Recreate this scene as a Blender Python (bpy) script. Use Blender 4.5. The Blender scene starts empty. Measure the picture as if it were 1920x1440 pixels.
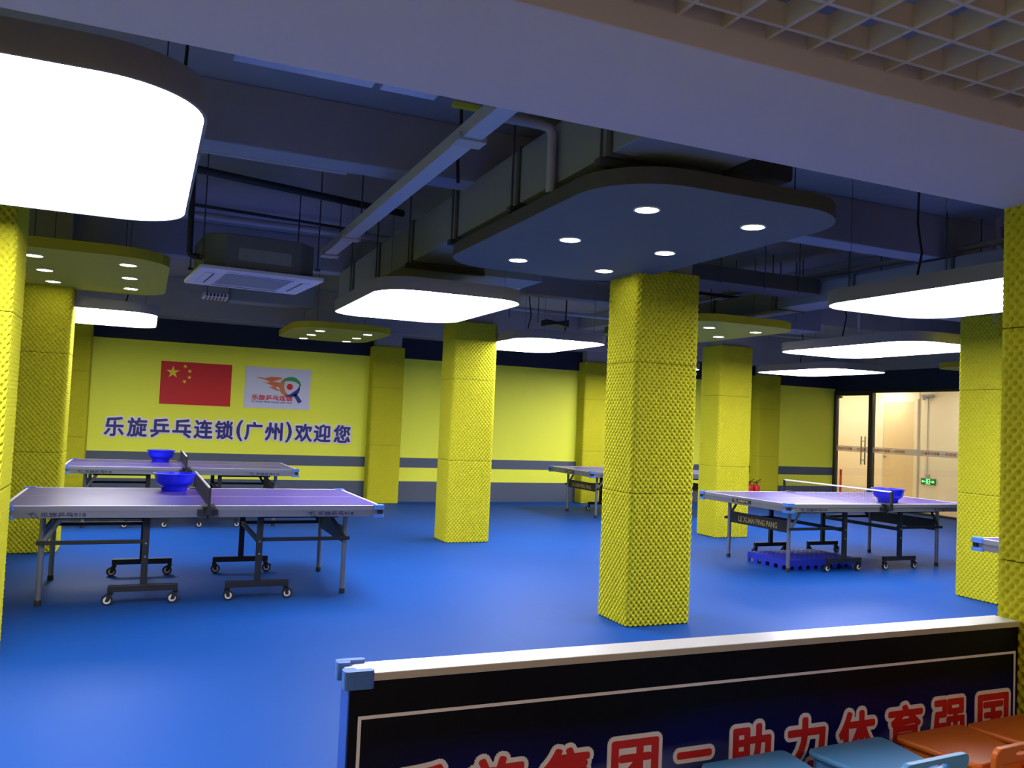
import bpy, math, random
import numpy as np
from mathutils import Matrix, Vector
S = bpy.context.scene
COL = S.collection
random.seed(7)
PI = math.pi

# ---------------------------------------------------------------- camera
F_PX, YAW, PITCH, ROLL, EYE = 1588.28, math.radians(23.3551), math.radians(2.5638), math.radians(2.4245), 1.5015
fw = Vector((math.sin(YAW)*math.cos(PITCH), math.cos(YAW)*math.cos(PITCH), math.sin(PITCH)))
r0 = Vector((math.cos(YAW), -math.sin(YAW), 0)); u0 = r0.cross(fw)
rt = r0*math.cos(ROLL)+u0*math.sin(ROLL); up = u0*math.cos(ROLL)-r0*math.sin(ROLL)
cd = bpy.data.cameras.new('camera'); cam = bpy.data.objects.new('camera', cd); COL.objects.link(cam)
cd.sensor_width = 36; cd.lens = F_PX/1920*36; cd.clip_start = .05; cd.clip_end = 200
cam.matrix_world = Matrix(((rt.x, up.x, -fw.x, 0), (rt.y, up.y, -fw.y, 0), (rt.z, up.z, -fw.z, EYE), (0, 0, 0, 1)))
S.camera = cam
# ---------------------------------------------------------------- world, exposure
w = bpy.data.worlds.new('world'); S.world = w; w.use_nodes = True
w.node_tree.nodes['Background'].inputs[0].default_value = (.5, .55, .7, 1)
w.node_tree.nodes['Background'].inputs[1].default_value = .02
S.view_settings.view_transform = 'Standard'; S.view_settings.look = 'None'
S.view_settings.gamma = 1; S.view_settings.use_curve_mapping = False
S.view_settings.exposure = 1.0
S.cycles.max_bounces = 12; S.cycles.diffuse_bounces = 8
PANEL_E = 10.5           # light panel diffusers
DOWN_E = 16.0           # downlight lenses

# ---------------------------------------------------------------- materials
def lin(c):
    return tuple(((x/255)/12.92 if x/255 <= .04045 else ((x/255+.055)/1.055)**2.4) for x in c)+(1,)
def mat(name, rgb, rough=.5, metal=0, emit=0, ecol=None, noise=0, nscale=8, spec=.5, bump=0, bscale=60, trans=0, coat=0):
    m = bpy.data.materials.new(name); m.use_nodes = True; nt = m.node_tree; b = nt.nodes['Principled BSDF']
    c = lin(rgb)
    b.inputs['Base Color'].default_value = c; b.inputs['Roughness'].default_value = rough
    b.inputs['Metallic'].default_value = metal; b.inputs['Specular IOR Level'].default_value = spec
    if coat: b.inputs['Coat Weight'].default_value = coat; b.inputs['Coat Roughness'].default_value = .15
    if trans: b.inputs['Transmission Weight'].default_value = trans
    if emit:
        b.inputs['Emission Color'].default_value = lin(ecol or rgb); b.inputs['Emission Strength'].default_value = emit
    if noise or bump:
        tc = nt.nodes.new('ShaderNodeTexCoord')
    if noise:
        n = nt.nodes.new('ShaderNodeTexNoise'); n.inputs['Scale'].default_value = nscale; n.inputs['Detail'].default_value = 4
        nt.links.new(tc.outputs['Object'], n.inputs['Vector'])
        mx = nt.nodes.new('ShaderNodeMix'); mx.data_type = 'RGBA'
        mx.inputs[6].default_value = tuple(x*(1-noise) for x in c[:3])+(1,); mx.inputs[7].default_value = tuple(min(1, x*(1+noise)) for x in c[:3])+(1,)
        nt.links.new(n.outputs['Fac'], mx.inputs[0]); nt.links.new(mx.outputs[2], b.inputs['Base Color'])
    if bump:
        n2 = nt.nodes.new('ShaderNodeTexNoise'); n2.inputs['Scale'].default_value = bscale
        nt.links.new(tc.outputs['Object'], n2.inputs['Vector'])
        bp = nt.nodes.new('ShaderNodeBump'); bp.inputs['Strength'].default_value = bump; bp.inputs['Distance'].default_value = .01
        nt.links.new(n2.outputs['Fac'], bp.inputs['Height']); nt.links.new(bp.outputs[0], b.inputs['Normal'])
    return m
M = {}
M['foam'] = mat('yellow_foam', (192, 188, 44), .95, noise=.05, nscale=30, spec=.1)
M['foamcore'] = mat('foam_backing', (110, 100, 15), .95)
M['wall_y'] = mat('yellow_paint', (238, 242, 74), .6, noise=.02, nscale=3, spec=.3)
M['wall_g'] = mat('grey_stripe_paint', (84, 92, 110), .6, noise=.03, spec=.3)
M['wall_navy'] = mat('navy_paint', (38, 44, 66), .7, noise=.04, spec=.2)
M['slab'] = mat('ceiling_grey_paint', (150, 148, 152), .9, noise=.12, nscale=2.5, spec=.1)
M['beam'] = mat('beam_grey_paint', (154, 152, 158), .85, noise=.10, nscale=2, spec=.2)
M['soffit'] = mat('soffit_white_paint', (198, 192, 204), .8, noise=.02, nscale=2, spec=.2)
M['grid'] = mat('grid_ceiling_white', (190, 182, 176), .6)
M['duct'] = mat('duct_board_grey', (130, 134, 140), .7, noise=.06, nscale=5)
M['ductdark'] = mat('duct_flange_dark', (62, 60, 58), .7)
M['tray'] = mat('tray_grey_metal', (180, 182, 190), .5, metal=.2)
M['pvc'] = mat('white_pvc', (170, 168, 172), .5)
M['dark'] = mat('black_pipe', (30, 30, 34), .6)
M['rod'] = mat('threaded_rod', (80, 80, 90), .5, metal=.5)
M['panelgrey'] = mat('grey_panel_paint', (104, 107, 110), .7, spec=.2)
M['panelside'] = mat('grey_panel_edge', (82, 80, 76), .7, spec=.2)
M['panelyel'] = mat('yellow_panel_paint', (182, 176, 66), .7, spec=.2)
M['panelyside'] = mat('yellow_panel_edge', (178, 166, 40), .7, spec=.2)
M['housing'] = mat('lamp_housing', (130, 127, 132), .6)
M['diffuser'] = mat('lamp_diffuser', (240, 242, 255), .5, emit=PANEL_E, ecol=(246, 245, 255))
M['downlens'] = mat('downlight_lens', (255, 250, 238), .5, emit=DOWN_E, ecol=(255, 250, 236))
M['downring'] = mat('downlight_ring', (225, 225, 225), .4)
M['alu'] = mat('aluminium', (122, 124, 136), .38, metal=.55)
M['alulight'] = mat('aluminium_light', (118, 119, 133), .42, metal=.3)
M['purple'] = mat('table_top_purple', (74, 58, 138), .30, noise=.03, nscale=4, spec=.6)
M['white'] = mat('white_line', (235, 235, 240), .5)
M['blackmetal'] = mat('black_powder_coat', (20, 21, 26), .5)
M['rubber'] = mat('black_rubber', (18, 18, 20), .7)
M['wheel'] = mat('wheel_hub_white', (205, 205, 205), .4)
M['bumper'] = mat('blue_bumper', (66, 112, 190), .5)
M['basin'] = mat('blue_basin', (16, 30, 232), .35, spec=.5)
M['pallet'] = mat('blue_pallet', (20, 40, 168), .5)
M['netblack'] = mat('net_thread', (26, 26, 40), .8)
M['logo'] = mat('navy_print', (34, 36, 70), .6)
M['gold'] = mat('gold_print', (170, 150, 90), .5)
M['navytext'] = mat('navy_letter', (30, 28, 118), .5)
M['lettwhite'] = mat('white_letter_edge', (232, 226, 240), .5)
M['red'] = mat('flag_red', (205, 20, 28), .6)
M['yellow'] = mat('star_yellow', (245, 215, 40), .6)
M['posterwhite'] = mat('poster_white', (205, 206, 232), .5)
M['orangeflame'] = mat('flame_orange', (205, 105, 50), .6)
M['browncres'] = mat('crescent_orange', (200, 120, 70), .6)
M['green'] = mat('print_green', (40, 145, 85), .6)
M['navyprint'] = mat('print_blue', (30, 50, 140), .6)
M['redprint'] = mat('print_red', (205, 36, 30), .6)
M['railwhite'] = mat('rail_white', (246, 244, 246), .25, spec=.6)
M['railwarmlit'] = mat('rail_lip_warmlit', (190, 180, 168), .5)  # warm light on the white rail's front lip, painted in as beige
M['blueboard'] = mat('blue_board_edge', (40, 84, 190), .5)
M['bannerred'] = mat('banner_red', (205, 30, 34), .5)
M['bannerwhite'] = mat('banner_white', (238, 232, 240), .5)
M['chairblue'] = mat('blue_plastic', (104, 178, 244), .45)
M['chairorange'] = mat('orange_plastic', (240, 124, 40), .45)
M['acwhite'] = mat('ac_white', (206, 208, 220), .45)
M['acgrey'] = mat('ac_grille', (150, 156, 172), .5)
M['acbody'] = mat('ac_body_metal', (98, 104, 108), .55, metal=.15)
M['frame'] = mat('black_door_frame', (40, 38, 34), .45)
M['steel'] = mat('steel_handle', (175, 165, 150), .25, metal=.9)
M['beige'] = mat('corridor_beige', (240, 230, 206), .7, noise=.02)
M['beigedoor'] = mat('beige_door', (228, 208, 166), .55)
M['corrfloor'] = mat('corridor_floor', (170, 150, 120), .4)
M['signgreen'] = mat('exit_green', (18, 90, 50), .5, emit=.25)
M['signlit'] = mat('exit_glyph', (120, 255, 150), .5, emit=1.2, ecol=(110, 255, 140))
M['extred'] = mat('extinguisher_red', (200, 24, 30), .35)
M['reception'] = mat('reception_wall', (205, 190, 170), .8)
M['tag'] = mat('yellow_tag', (225, 225, 60), .6)
M['corrlamp'] = mat('corridor_lamp', (255, 230, 190), .5, emit=120, ecol=(255, 246, 230))
M['warmlamp'] = mat('reception_lamp', (255, 215, 170), .5, emit=7, ecol=(255, 226, 196))
def film(name, rgb, a):
    m = mat(name, rgb, .6); b = m.node_tree.nodes['Principled BSDF']; b.inputs['Alpha'].default_value = a; return m
M['band'] = film('frosted_band', (205, 200, 180), .38)
M['bandred'] = film('frosted_band_red', (215, 60, 40), .6)

def glass_mat():
    m = bpy.data.materials.new('clear_glass'); m.use_nodes = True; nt = m.node_tree; nt.nodes.clear()
    o = nt.nodes.new('ShaderNodeOutputMaterial'); t = nt.nodes.new('ShaderNodeBsdfTransparent'); g = nt.nodes.new('ShaderNodeBsdfGlossy')
    g.inputs['Roughness'].default_value = .03; t.inputs[0].default_value = (.95, .96, .94, 1)
    f = nt.nodes.new('ShaderNodeFresnel'); f.inputs[0].default_value = 1.3
    x = nt.nodes.new('ShaderNodeMixShader'); nt.links.new(f.outputs[0], x.inputs[0]); nt.links.new(t.outputs[0], x.inputs[1]); nt.links.new(g.outputs[0], x.inputs[2])
    nt.links.new(x.outputs[0], o.inputs[0]); return m
M['glass'] = glass_mat()

def floor_mat():
    m = mat('blue_vinyl', (16, 66, 136), .5, spec=.08); nt = m.node_tree; b = nt.nodes['Principled BSDF']
    tc = nt.nodes.new('ShaderNodeTexCoord'); sp = nt.nodes.new('ShaderNodeSeparateXYZ'); nt.links.new(tc.outputs['Object'], sp.inputs[0])
    def seam(sock, period, off, half):
        a = nt.nodes.new('ShaderNodeMath'); a.operation = 'MULTIPLY_ADD'; nt.links.new(sock, a.inputs[0]); a.inputs[1].default_value = 1/period; a.inputs[2].default_value = off
        fr = nt.nodes.new('ShaderNodeMath'); fr.operation = 'FRACT'; nt.links.new(a.outputs[0], fr.inputs[0])
        s = nt.nodes.new('ShaderNodeMath'); s.operation = 'SUBTRACT'; nt.links.new(fr.outputs[0], s.inputs[0]); s.inputs[1].default_value = .5
        ab = nt.nodes.new('ShaderNodeMath'); ab.operation = 'ABSOLUTE'; nt.links.new(s.outputs[0], ab.inputs[0])
        lt = nt.nodes.new('ShaderNodeMath'); lt.operation = 'LESS_THAN'; nt.links.new(ab.outputs[0], lt.inputs[0]); lt.inputs[1].default_value = half/period
        return lt.outputs[0]
    s1 = seam(sp.outputs[0], 3.6, .5-2.42/3.6, .0022); s2 = seam(sp.outputs[1], 7.0, .5-6.0/7.0, .002)
    mxm = nt.nodes.new('ShaderNodeMath'); mxm.operation = 'MAXIMUM'; nt.links.new(s1, mxm.inputs[0]); nt.links.new(s2, mxm.inputs[1])
    n = nt.nodes.new('ShaderNodeTexNoise'); n.inputs['Scale'].default_value = .8; n.inputs['Detail'].default_value = 5; nt.links.new(tc.outputs['Object'], n.inputs['Vector'])
    c = nt.nodes.new('ShaderNodeMix'); c.data_type = 'RGBA'; c.inputs[6].default_value = lin((13, 63, 134)); c.inputs[7].default_value = lin((17, 71, 148)); nt.links.new(n.outputs['Fac'], c.inputs[0])
    c2 = nt.nodes.new('ShaderNodeMix'); c2.data_type = 'RGBA'; nt.links.new(c.outputs[2], c2.inputs[6]); c2.inputs[7].default_value = lin((50, 96, 160))
    k = nt.nodes.new('ShaderNodeMath'); k.operation = 'MULTIPLY'; k.inputs[1].default_value = .35; nt.links.new(mxm.outputs[0], k.inputs[0])
    nt.links.new(k.outputs[0], c2.inputs[0]); nt.links.new(c2.outputs[2], b.inputs['Base Color'])
    return m
M['floor'] = floor_mat()

def banner_mat():
    m = mat('banner_print', (10, 10, 22), .5, spec=.15); nt = m.node_tree; b = nt.nodes['Principled BSDF']
    tc = nt.nodes.new('ShaderNodeTexCoord'); mp = nt.nodes.new('ShaderNodeMapping'); mp.inputs['Scale'].default_value = (1, 1, 3.2); mp.inputs['Rotation'].default_value = (0, math.radians(-14), 0)
    nt.links.new(tc.outputs['Object'], mp.inputs[0])
    n = nt.nodes.new('ShaderNodeTexNoise'); n.inputs['Scale'].default_value = 1.3; n.inputs['Detail'].default_value = 2; nt.links.new(mp.outputs[0], n.inputs[0])
    sp = nt.nodes.new('ShaderNodeSeparateXYZ'); nt.links.new(tc.outputs['Object'], sp.inputs[0])
    mr = nt.nodes.new('ShaderNodeMapRange'); mr.inputs[1].default_value = .62; mr.inputs[2].default_value = .36; nt.links.new(sp.outputs[2], mr.inputs[0])
    mu = nt.nodes.new('ShaderNodeMath'); mu.operation = 'MULTIPLY'; nt.links.new(mr.outputs[0], mu.inputs[0]); nt.links.new(n.outputs['Fac'], mu.inputs[1])
    cr = nt.nodes.new('ShaderNodeValToRGB'); e = cr.color_ramp.elements
    e[0].position = .12; e[0].color = lin((7, 7, 18)); e[1].position = .78; e[1].color = lin((110, 120, 190))
    x = cr.color_ramp.elements.new(.42); x.color = lin((14, 16, 96))
    nt.links.new(mu.outputs[0], cr.inputs[0]); nt.links.new(cr.outputs[0], b.inputs['Base Color']); return m
M['banner'] = banner_mat()

# ---------------------------------------------------------------- helpers
class MB:
    def __init__(s): s.v = []; s.f = []; s.m = []; s.mi = 0
    def add(s, vs, fs):
        o = len(s.v); s.v += [tuple(p) for p in vs]
        for f in fs: s.f.append(tuple(i+o for i in f)); s.m.append(s.mi)
        return s
    def box(s, x0, x1, y0, y1, z0, z1):
        return s.add([(x0, y0, z0), (x1, y0, z0), (x1, y1, z0), (x0, y1, z0), (x0, y0, z1), (x1, y0, z1), (x1, y1, z1), (x0, y1, z1)],
                     [(3, 2, 1, 0), (4, 5, 6, 7), (0, 1, 5, 4), (1, 2, 6, 5), (2, 3, 7, 6), (3, 0, 4, 7)])
    def bar(s, a, b, w, h, upv=(0, 0, 1)):
        a = Vector(a); b = Vector(b); d = (b-a).normalized(); U = Vector(upv)
        if abs(d.dot(U)) > .99: U = Vector((0, 1, 0))
        x = d.cross(U).normalized(); y = x.cross(d).normalized()
        vs = [p+x*sx*w/2+y*sy*h/2 for p in (a, b) for sx, sy in ((-1, -1), (1, -1), (1, 1), (-1, 1))]
        return s.add(vs, [(3, 2, 1, 0), (4, 5, 6, 7), (0, 1, 5, 4), (1, 2, 6, 5), (2, 3, 7, 6), (3, 0, 4, 7)])
    def tube(s, pts, r, n=10, caps=True):
        P = [Vector(p) for p in pts]; rings = []
        prev = None
        for i, p in enumerate(P):
            d = ((P[i+1]-p) if i == 0 else (p-P[i-1]) if i == len(P)-1 else ((P[i+1]-p).normalized()+(p-P[i-1]).normalized())).normalized()
            if prev is None:
                U = Vector((0, 0, 1)) if abs(d.z) < .9 else Vector((1, 0, 0)); x = d.cross(U).normalized()
            else: x = (prev-d*prev.dot(d)).normalized()
            prev = x; y = d.cross(x)
            rr = r[i] if isinstance(r, (list, tuple)) else r
            rings.append([p+x*math.cos(2*PI*k/n)*rr+y*math.sin(2*PI*k/n)*rr for k in range(n)])
        vs = [q for R in rings for q in R]; fs = []
        for i in range(len(P)-1):
            for k in range(n): fs.append((i*n+k, i*n+(k+1) % n, (i+1)*n+(k+1) % n, (i+1)*n+k))
        if caps: fs.append(tuple(range(n-1, -1, -1))); fs.append(tuple((len(P)-1)*n+k for k in range(n)))
        return s.add(vs, fs)
    def lathe(s, prof, c=(0, 0, 0), n=32, axis='z'):
        vs = []; fs = []
        for r, z in prof:
            for k in range(n):
                a = 2*PI*k/n; p = (r*math.cos(a), r*math.sin(a), z)
                if axis == 'y': p = (p[0], p[2], p[1])
                if axis == 'x': p = (p[2], p[0], p[1])
                vs.append((p[0]+c[0], p[1]+c[1], p[2]+c[2]))
        for i in range(len(prof)-1):
            for k in range(n): fs.append((i*n+k, i*n+(k+1) % n, (i+1)*n+(k+1) % n, (i+1)*n+k))
        fs.append(tuple(range(n-1, -1, -1))); fs.append(tuple((len(prof)-1)*n+k for k in range(n)))
        return s.add(vs, fs)
    def prism(s, poly, a, b, plane='xy'):
        mp = {'xy': lambda p, t: (p[0], p[1], t), 'xz': lambda p, t: (p[0], t, p[1]), 'yz': lambda p, t: (t, p[0], p[1])}[plane]
        n = len(poly); vs = [mp(p, a) for p in poly]+[mp(p, b) for p in poly]
        return s.add(vs, [tuple(range(n-1, -1, -1)), tuple(range(n, 2*n))]+[(i, (i+1) % n, n+(i+1) % n, n+i) for i in range(n)])
    def ring(s, outer, inner, a, b, plane='xy'):
        mp = {'xy': lambda p, t: (p[0], p[1], t), 'xz': lambda p, t: (p[0], t, p[1]), 'yz': lambda p, t: (t, p[0], p[1])}[plane]
        n = len(outer); vs = [mp(p, t) for t in (a, b) for L in (outer, inner) for p in L]; fs = []
        for i in range(n):
            j = (i+1) % n
            fs += [(i, n+i, n+j, j), (2*n+i, 2*n+j, 3*n+j, 3*n+i), (i, j, 2*n+j, 2*n+i), (n+i, 3*n+i, 3*n+j, n+j)]
        return s.add(vs, fs)
    def build(s, name, mats, parent=None, bevel=0, smooth=None, loc=None):
        me = bpy.data.meshes.new(name); me.from_pydata(s.v, [], s.f)
        mats = mats if isinstance(mats, (list, tuple)) else [mats]
        for x in mats: me.materials.append(x)
        if len(mats) > 1: me.polygons.foreach_set('material_index', s.m)
        import bmesh
        bm = bmesh.new(); bm.from_mesh(me); bmesh.ops.recalc_face_normals(bm, faces=bm.faces); bm.to_mesh(me); bm.free()
        if smooth is not None:
            me.polygons.foreach_set('use_smooth', [True]*len(me.polygons)); me.set_sharp_from_angle(angle=math.radians(smooth))
        me.update(); o = bpy.data.objects.new(name, me); COL.objects.link(o)
        if parent: o.parent = parent
        if loc: o.location = loc
        if bevel:
            md = o.modifiers.new('edge', 'BEVEL'); md.width = bevel; md.segments = 2; md.limit_method = 'ANGLE'
        return o
def tag(o, label=None, cat=None, group=None, kind=None):
    if label: o['label'] = label
    if cat: o['category'] = cat
    if group: o['group'] = group
    if kind: o['kind'] = kind
    return o
def empty(name, loc=(0, 0, 0), label=None, cat=None, group=None, kind=None, rz=0):
    o = bpy.data.objects.new(name, None); COL.objects.link(o); o.location = loc; o.rotation_euler = (0, 0, rz); o.empty_display_size = .2
    return tag(o, label, cat, group, kind)
def copy_tree(o, parent=None):
    c = o.copy(); COL.objects.link(c)
    if parent: c.parent = parent
    for ch in list(o.children): copy_tree(ch, c)
    return c
def rrect(x0, x1, y0, y1, r, n=8):
    r = r if isinstance(r, (list, tuple)) else [r]*4
    out = []
    for (cx, cy, a0, q) in ((x1-r[0], y1-r[0], 0, r[0]), (x0+r[1], y1-r[1], 90, r[1]), (x0+r[2], y0+r[2], 180, r[2]), (x1-r[3], y0+r[3], 270, r[3])):
        for k in range(n+1):
            a = math.radians(a0+90*k/n); out.append((cx+q*math.cos(a), cy+q*math.sin(a)))
    return out
def circ(cx, cy, r, n=32, a0=0, a1=360, ry=None):
    return [(cx+r*math.cos(math.radians(a0+(a1-a0)*k/n)), cy+(ry or r)*math.sin(math.radians(a0+(a1-a0)*k/n))) for k in range(n+(0 if a1-a0 == 360 else 1))]
_gl = {}
def glyph(text, offset=0.0, size=1.0, extrude=.01):
    """flat text as vertices and faces, in the x-y plane, centred, and its width and height"""
    key = (text, offset, size, extrude)
    if key in _gl: return _gl[key]
    cu = bpy.data.curves.new('text_src', 'FONT'); cu.body = text; cu.size = size; cu.offset = offset; cu.extrude = extrude; cu.resolution_u = 4
    o = bpy.data.objects.new('text_src', cu); COL.objects.link(o)
    bpy.context.view_layer.update()
    me = bpy.data.meshes.new_from_object(o.evaluated_get(bpy.context.evaluated_depsgraph_get()))
    v = np.array([x.co[:] for x in me.vertices]).reshape(-1, 3); f = [tuple(p.vertices) for p in me.polygons]
    bpy.data.objects.remove(o); bpy.data.curves.remove(cu); bpy.data.meshes.remove(me)
    lo = v.min(0); hi = v.max(0)
    _gl[key] = (v, f, lo, hi); return _gl[key]
def put_text(mb, text, p, ux, uy, width=None, height=None, depth=.004, dil=0.0, n=10):
    """text centred at p spanning width/height along ux, uy; dil thickens every stroke by that many metres"""
    v, f, lo, hi = glyph(text)
    c = (lo+hi)/2; sz = hi-lo
    sx = (width/sz[0]) if width else None; sy = (height/sz[1]) if height else None
    sx = sx or sy; sy = sy or sx
    ux = Vector(ux); uy = Vector(uy); nn = ux.cross(uy); p = Vector(p)
    sh = [(0, 0)]+([(dil*math.cos(2*PI*k/n), dil*math.sin(2*PI*k/n)) for k in range(n)] if dil else [])
    for k, (dx, dy) in enumerate(sh):
        d = depth*(1-.012*k)
        mb.add([p+ux*((q[0]-c[0])*sx+dx)+uy*((q[1]-c[1])*sy+dy)+nn*((q[2]-lo[2])/(hi[2]-lo[2])*d) for q in v], f)

# ---------------------------------------------------------------- the setting
YB, XR, XL, ZC = 14.66, 14.29, -3.2, 3.55
b = MB(); b.box(XL, XR, 2.42, YB, -.05, 0)
tag(b.build('floor', M['floor']), 'blue vinyl sports floor with faint seams under the whole hall', 'floor', kind='structure')
b = MB(); b.box(XL, XR, -3.2, 2.42, -.05, 0)
tag(b.build('floor_reception', mat('reception_tiles', (128, 126, 138), .4)), 'pale reception floor in front of the barrier', 'floor', kind='structure')
b = MB(); b.box(XL, XR, -3.2, YB, ZC, ZC+.1)
tag(b.build('ceiling', M['slab']), 'grey painted concrete slab above the open ducts', 'ceiling', kind='structure')
b = MB(); b.mi = 0; t = .1
for z0, z1, mi in ((0, .365, 1), (.365, .61, 0), (.61, .785, 1), (.785, 2.555, 0), (2.555, 2.92, 2), (2.92, ZC, 3)):
    b.mi = mi; b.box(XL, XR+.05, YB, YB+t, z0, z1)
tag(b.build('wall_back', [M['wall_y'], M['wall_g'], M['wall_navy'], M['slab']]), 'yellow back wall with two grey stripes and navy band', 'wall', kind='structure')
b = MB(); b.box(XL-.1, XL, -3.2, YB, 0, ZC)
tag(b.build('wall_left', M['wall_y']), 'plain yellow side wall beyond the left row of pillars', 'wall', kind='structure')
b = MB(); b.box(XL, XR, -3.3, -3.2, 0, ZC)
tag(b.build('wall_front', M['reception']), 'plain wall behind the reception area', 'wall', kind='structure')
# right wall: solid near part, glazed far part with navy band above
b = MB(); b.mi = 0; b.box(XR, XR+.1, -3.2, 10.2, 0, 2.5); b.mi = 1; b.box(XR, XR+.1, -3.2, YB, 2.5, 2.92); b.mi = 2; b.box(XR, XR+.1, -3.2, YB, 2.92, ZC)
tag(b.build('wall_right', [M['wall_y'], M['wall_navy'], M['slab']]), 'right wall with navy band above the glazed entrance', 'wall', kind='structure')

def beam(x0, x1, y0, y1, z0, label):
    b = MB(); b.box(x0, x1, y0, y1, z0, ZC); tag(b.build('ceiling_beam', M['beam'], bevel=.008), label, 'beam', kind='structure')
beam(XL, XR, 5.5, 5.75, 3.16, 'grey ceiling beam over the nearer row of pillars')
beam(XL, XR, 9.86, 10.11, 3.16, 'grey ceiling beam over the middle row of pillars')
beam(XL, XR, 14.2, 14.66, 2.93, 'low grey beam running along the top of the yellow wall')
beam(7.45, 7.85, 2.6, 14.2, 3.3, 'grey cross beam above the fire extinguisher side of the hall')
# soffit above the barrier
b = MB(); b.mi = 0; b.box(XL, 14.29, 1.875, 2.55, 2.53, 2.70)
tag(b.build('ceiling_soffit', M['soffit'], bevel=.004), 'broad white boxed soffit crossing overhead above the barrier', 'soffit', kind='structure')
# open-cell ceiling of the reception
b = MB(); z0, z1, tb = 2.605, 2.672, .013
for k in range(-22, 24):
    x = 1.395+.1495*k; b.box(x-tb/2, x+tb/2, -1.2, 1.875, z0, z1)
for k in range(0, 20):
    y = 1.80-.155*k; b.box(-1.9, 4.85, y-tb/2, y+tb/2, z0+.0005, z1)
tag(b.build('ceiling_grid', M['grid']), 'cream open-cell grid ceiling beside the soffit at top right', 'ceiling', kind='structure')

# ---------------------------------------------------------------- foam pillars
PITCH_F, PITCH_U, AMP = .051, .044, .0145
def foam_sheet(W, D, z0, z1, step):
    r = .035
    segs = []  # perimeter samples: position, normal
    def straight(a, b_, n):
        L = math.hypot(b_[0]-a[0], b_[1]-a[1]); k = max(1, int(round(L/step)))
        return [((a[0]+(b_[0]-a[0])*i/k, a[1]+(b_[1]-a[1])*i/k), n) for i in range(k)]
    def arc(cx, cy, a0):
        k = max(3, int(round(r*PI/2/step)))
        return [((cx+r*math.cos(math.radians(a0+90*i/k)), cy+r*math.sin(math.radians(a0+90*i/k))), (math.cos(math.radians(a0+90*i/k)), math.sin(math.radians(a0+90*i/k)))) for i in range(k)]
    segs += straight((r, 0), (W-r, 0), (0, -1)) + arc(W-r, r, 270)
    segs += straight((W, r), (W, D-r), (1, 0)) + arc(W-r, D-r, 0)
    segs += straight((W-r, D), (r, D), (0, 1)) + arc(r, D-r, 90)
    segs += straight((0, D-r), (0, r), (-1, 0)) + arc(r, r, 180)
    P = np.array([s[0] for s in segs]); N = np.array([s[1] for s in segs])
    d = np.r_[0, np.cumsum(np.hypot(*(np.roll(P, -1, 0)-P).T))]; L = d[-1]; u = d[:-1]
    per = L/round(L/PITCH_U)
    nz = int(round((z1-z0)/step)); z = np.linspace(z0, z1, nz+1); n = len(P)
    H = np.cos(2*PI*u[None, :]/per)*np.cos(2*PI*z[:, None]/PITCH_F)
    edge = np.clip(np.minimum(z-z0, z1-z)/.006, 0, 1)[:, None]
    H = np.where(H < 0, -1.4*np.abs(H)**1.15, H*.28)*AMP-(1-edge)*.004
    X = P[None, :, 0]+N[None, :, 0]*H; Y = P[None, :, 1]+N[None, :, 1]*H; Z = np.broadcast_to(z[:, None], X.shape)
    V = np.stack([X, Y, Z], -1).reshape(-1, 3)
    i = np.arange(nz)[:, None]*n; k = np.arange(n)[None, :]; k2 = (k+1) % n
    F = np.stack([i+k, i+k2, i+n+k2, i+n+k], -1).reshape(-1, 4)
    me = bpy.data.meshes.new('foam_sheet')
    me.vertices.add(len(V)); me.vertices.foreach_set('co', V.ravel())
    me.loops.add(F.size); me.loops.foreach_set('vertex_index', F.ravel().astype(np.int32))
    me.polygons.add(len(F)); me.polygons.foreach_set('loop_start', np.arange(0, F.size, 4, dtype=np.int32)); me.polygons.foreach_set('loop_total', np.full(len(F), 4, np.int32))
    me.update(calc_edges=True); me.validate()
    me.polygons.foreach_set('use_smooth', [True]*len(F)); me.materials.append(M['foam'])
    return me
def make_pillar_meshes(W, D, step):
    sheets = [foam_sheet(W, D, a, b_, step) for a, b_ in ((.004, .998), (1.002, 1.998), (2.002, 2.715))]
    c = MB(); c.box(.03, W-.03, .03, D-.03, 0, 2.70); core = c.build('core', M['foamcore'])
    t_ = MB(); t_.box(.05, W-.05, .05, D-.05, 2.70, ZC); top = t_.build('painted_top', M['beam'])
    cm, tm = core.data, top.data; bpy.data.objects.remove(core); bpy.data.objects.remove(top)
    return sheets, cm, tm
free_fine = make_pillar_meshes(.57, .46, PITCH_F/6); free_near = make_pillar_meshes(.57, .46, PITCH_F/9); wallm = make_pillar_meshes(.56, .285, PITCH_F/5)
def pillar(x, y, meshes, label):
    e = empty('foam_pillar', (x, y, 0), label, 'pillar', 'pillars clad in yellow acoustic foam', 'structure')
    sheets, cm, tm = meshes
    for nm, me in [('core', cm), ('painted_top', tm)]+[('foam_sheet', s) for s in sheets]:
        o = bpy.data.objects.new(nm, me); COL.objects.link(o); o.parent = e
pillar(3.40, 5.52, free_near, 'yellow foam pillar in mid hall rising to the six-light grey panel')
pillar(3.44, 9.80, free_fine, 'yellow foam pillar behind the square glowing lamp at centre')
pillar(3.58, 14.365, wallm, 'yellow foam pillar on the back wall beside the welcome lettering')
pillar(7.335, 5.45, free_fine, 'yellow foam pillar in front of the glass entrance, right of the net and basin')
pillar(7.43, 9.80, free_fine, 'yellow foam pillar behind the far end of the table with the blue pallet')
pillar(7.73, 14.365, wallm, 'yellow foam pillar on the back wall behind the table half hidden by another pillar')
pillar(11.93, 14.365, wallm, 'yellow foam pillar on the back wall next to the fire extinguishers')
pillar(-1.30, 9.64, free_fine, 'shaded yellow foam pillar at the left ends of the two left tables')
pillar(-1.28, 5.45, free_near, 'large bright yellow foam pillar cut off by the left picture edge')
pillar(-1.35, 14.365, wallm, 'yellow foam pillar on the back wall left of the flag')
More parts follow.
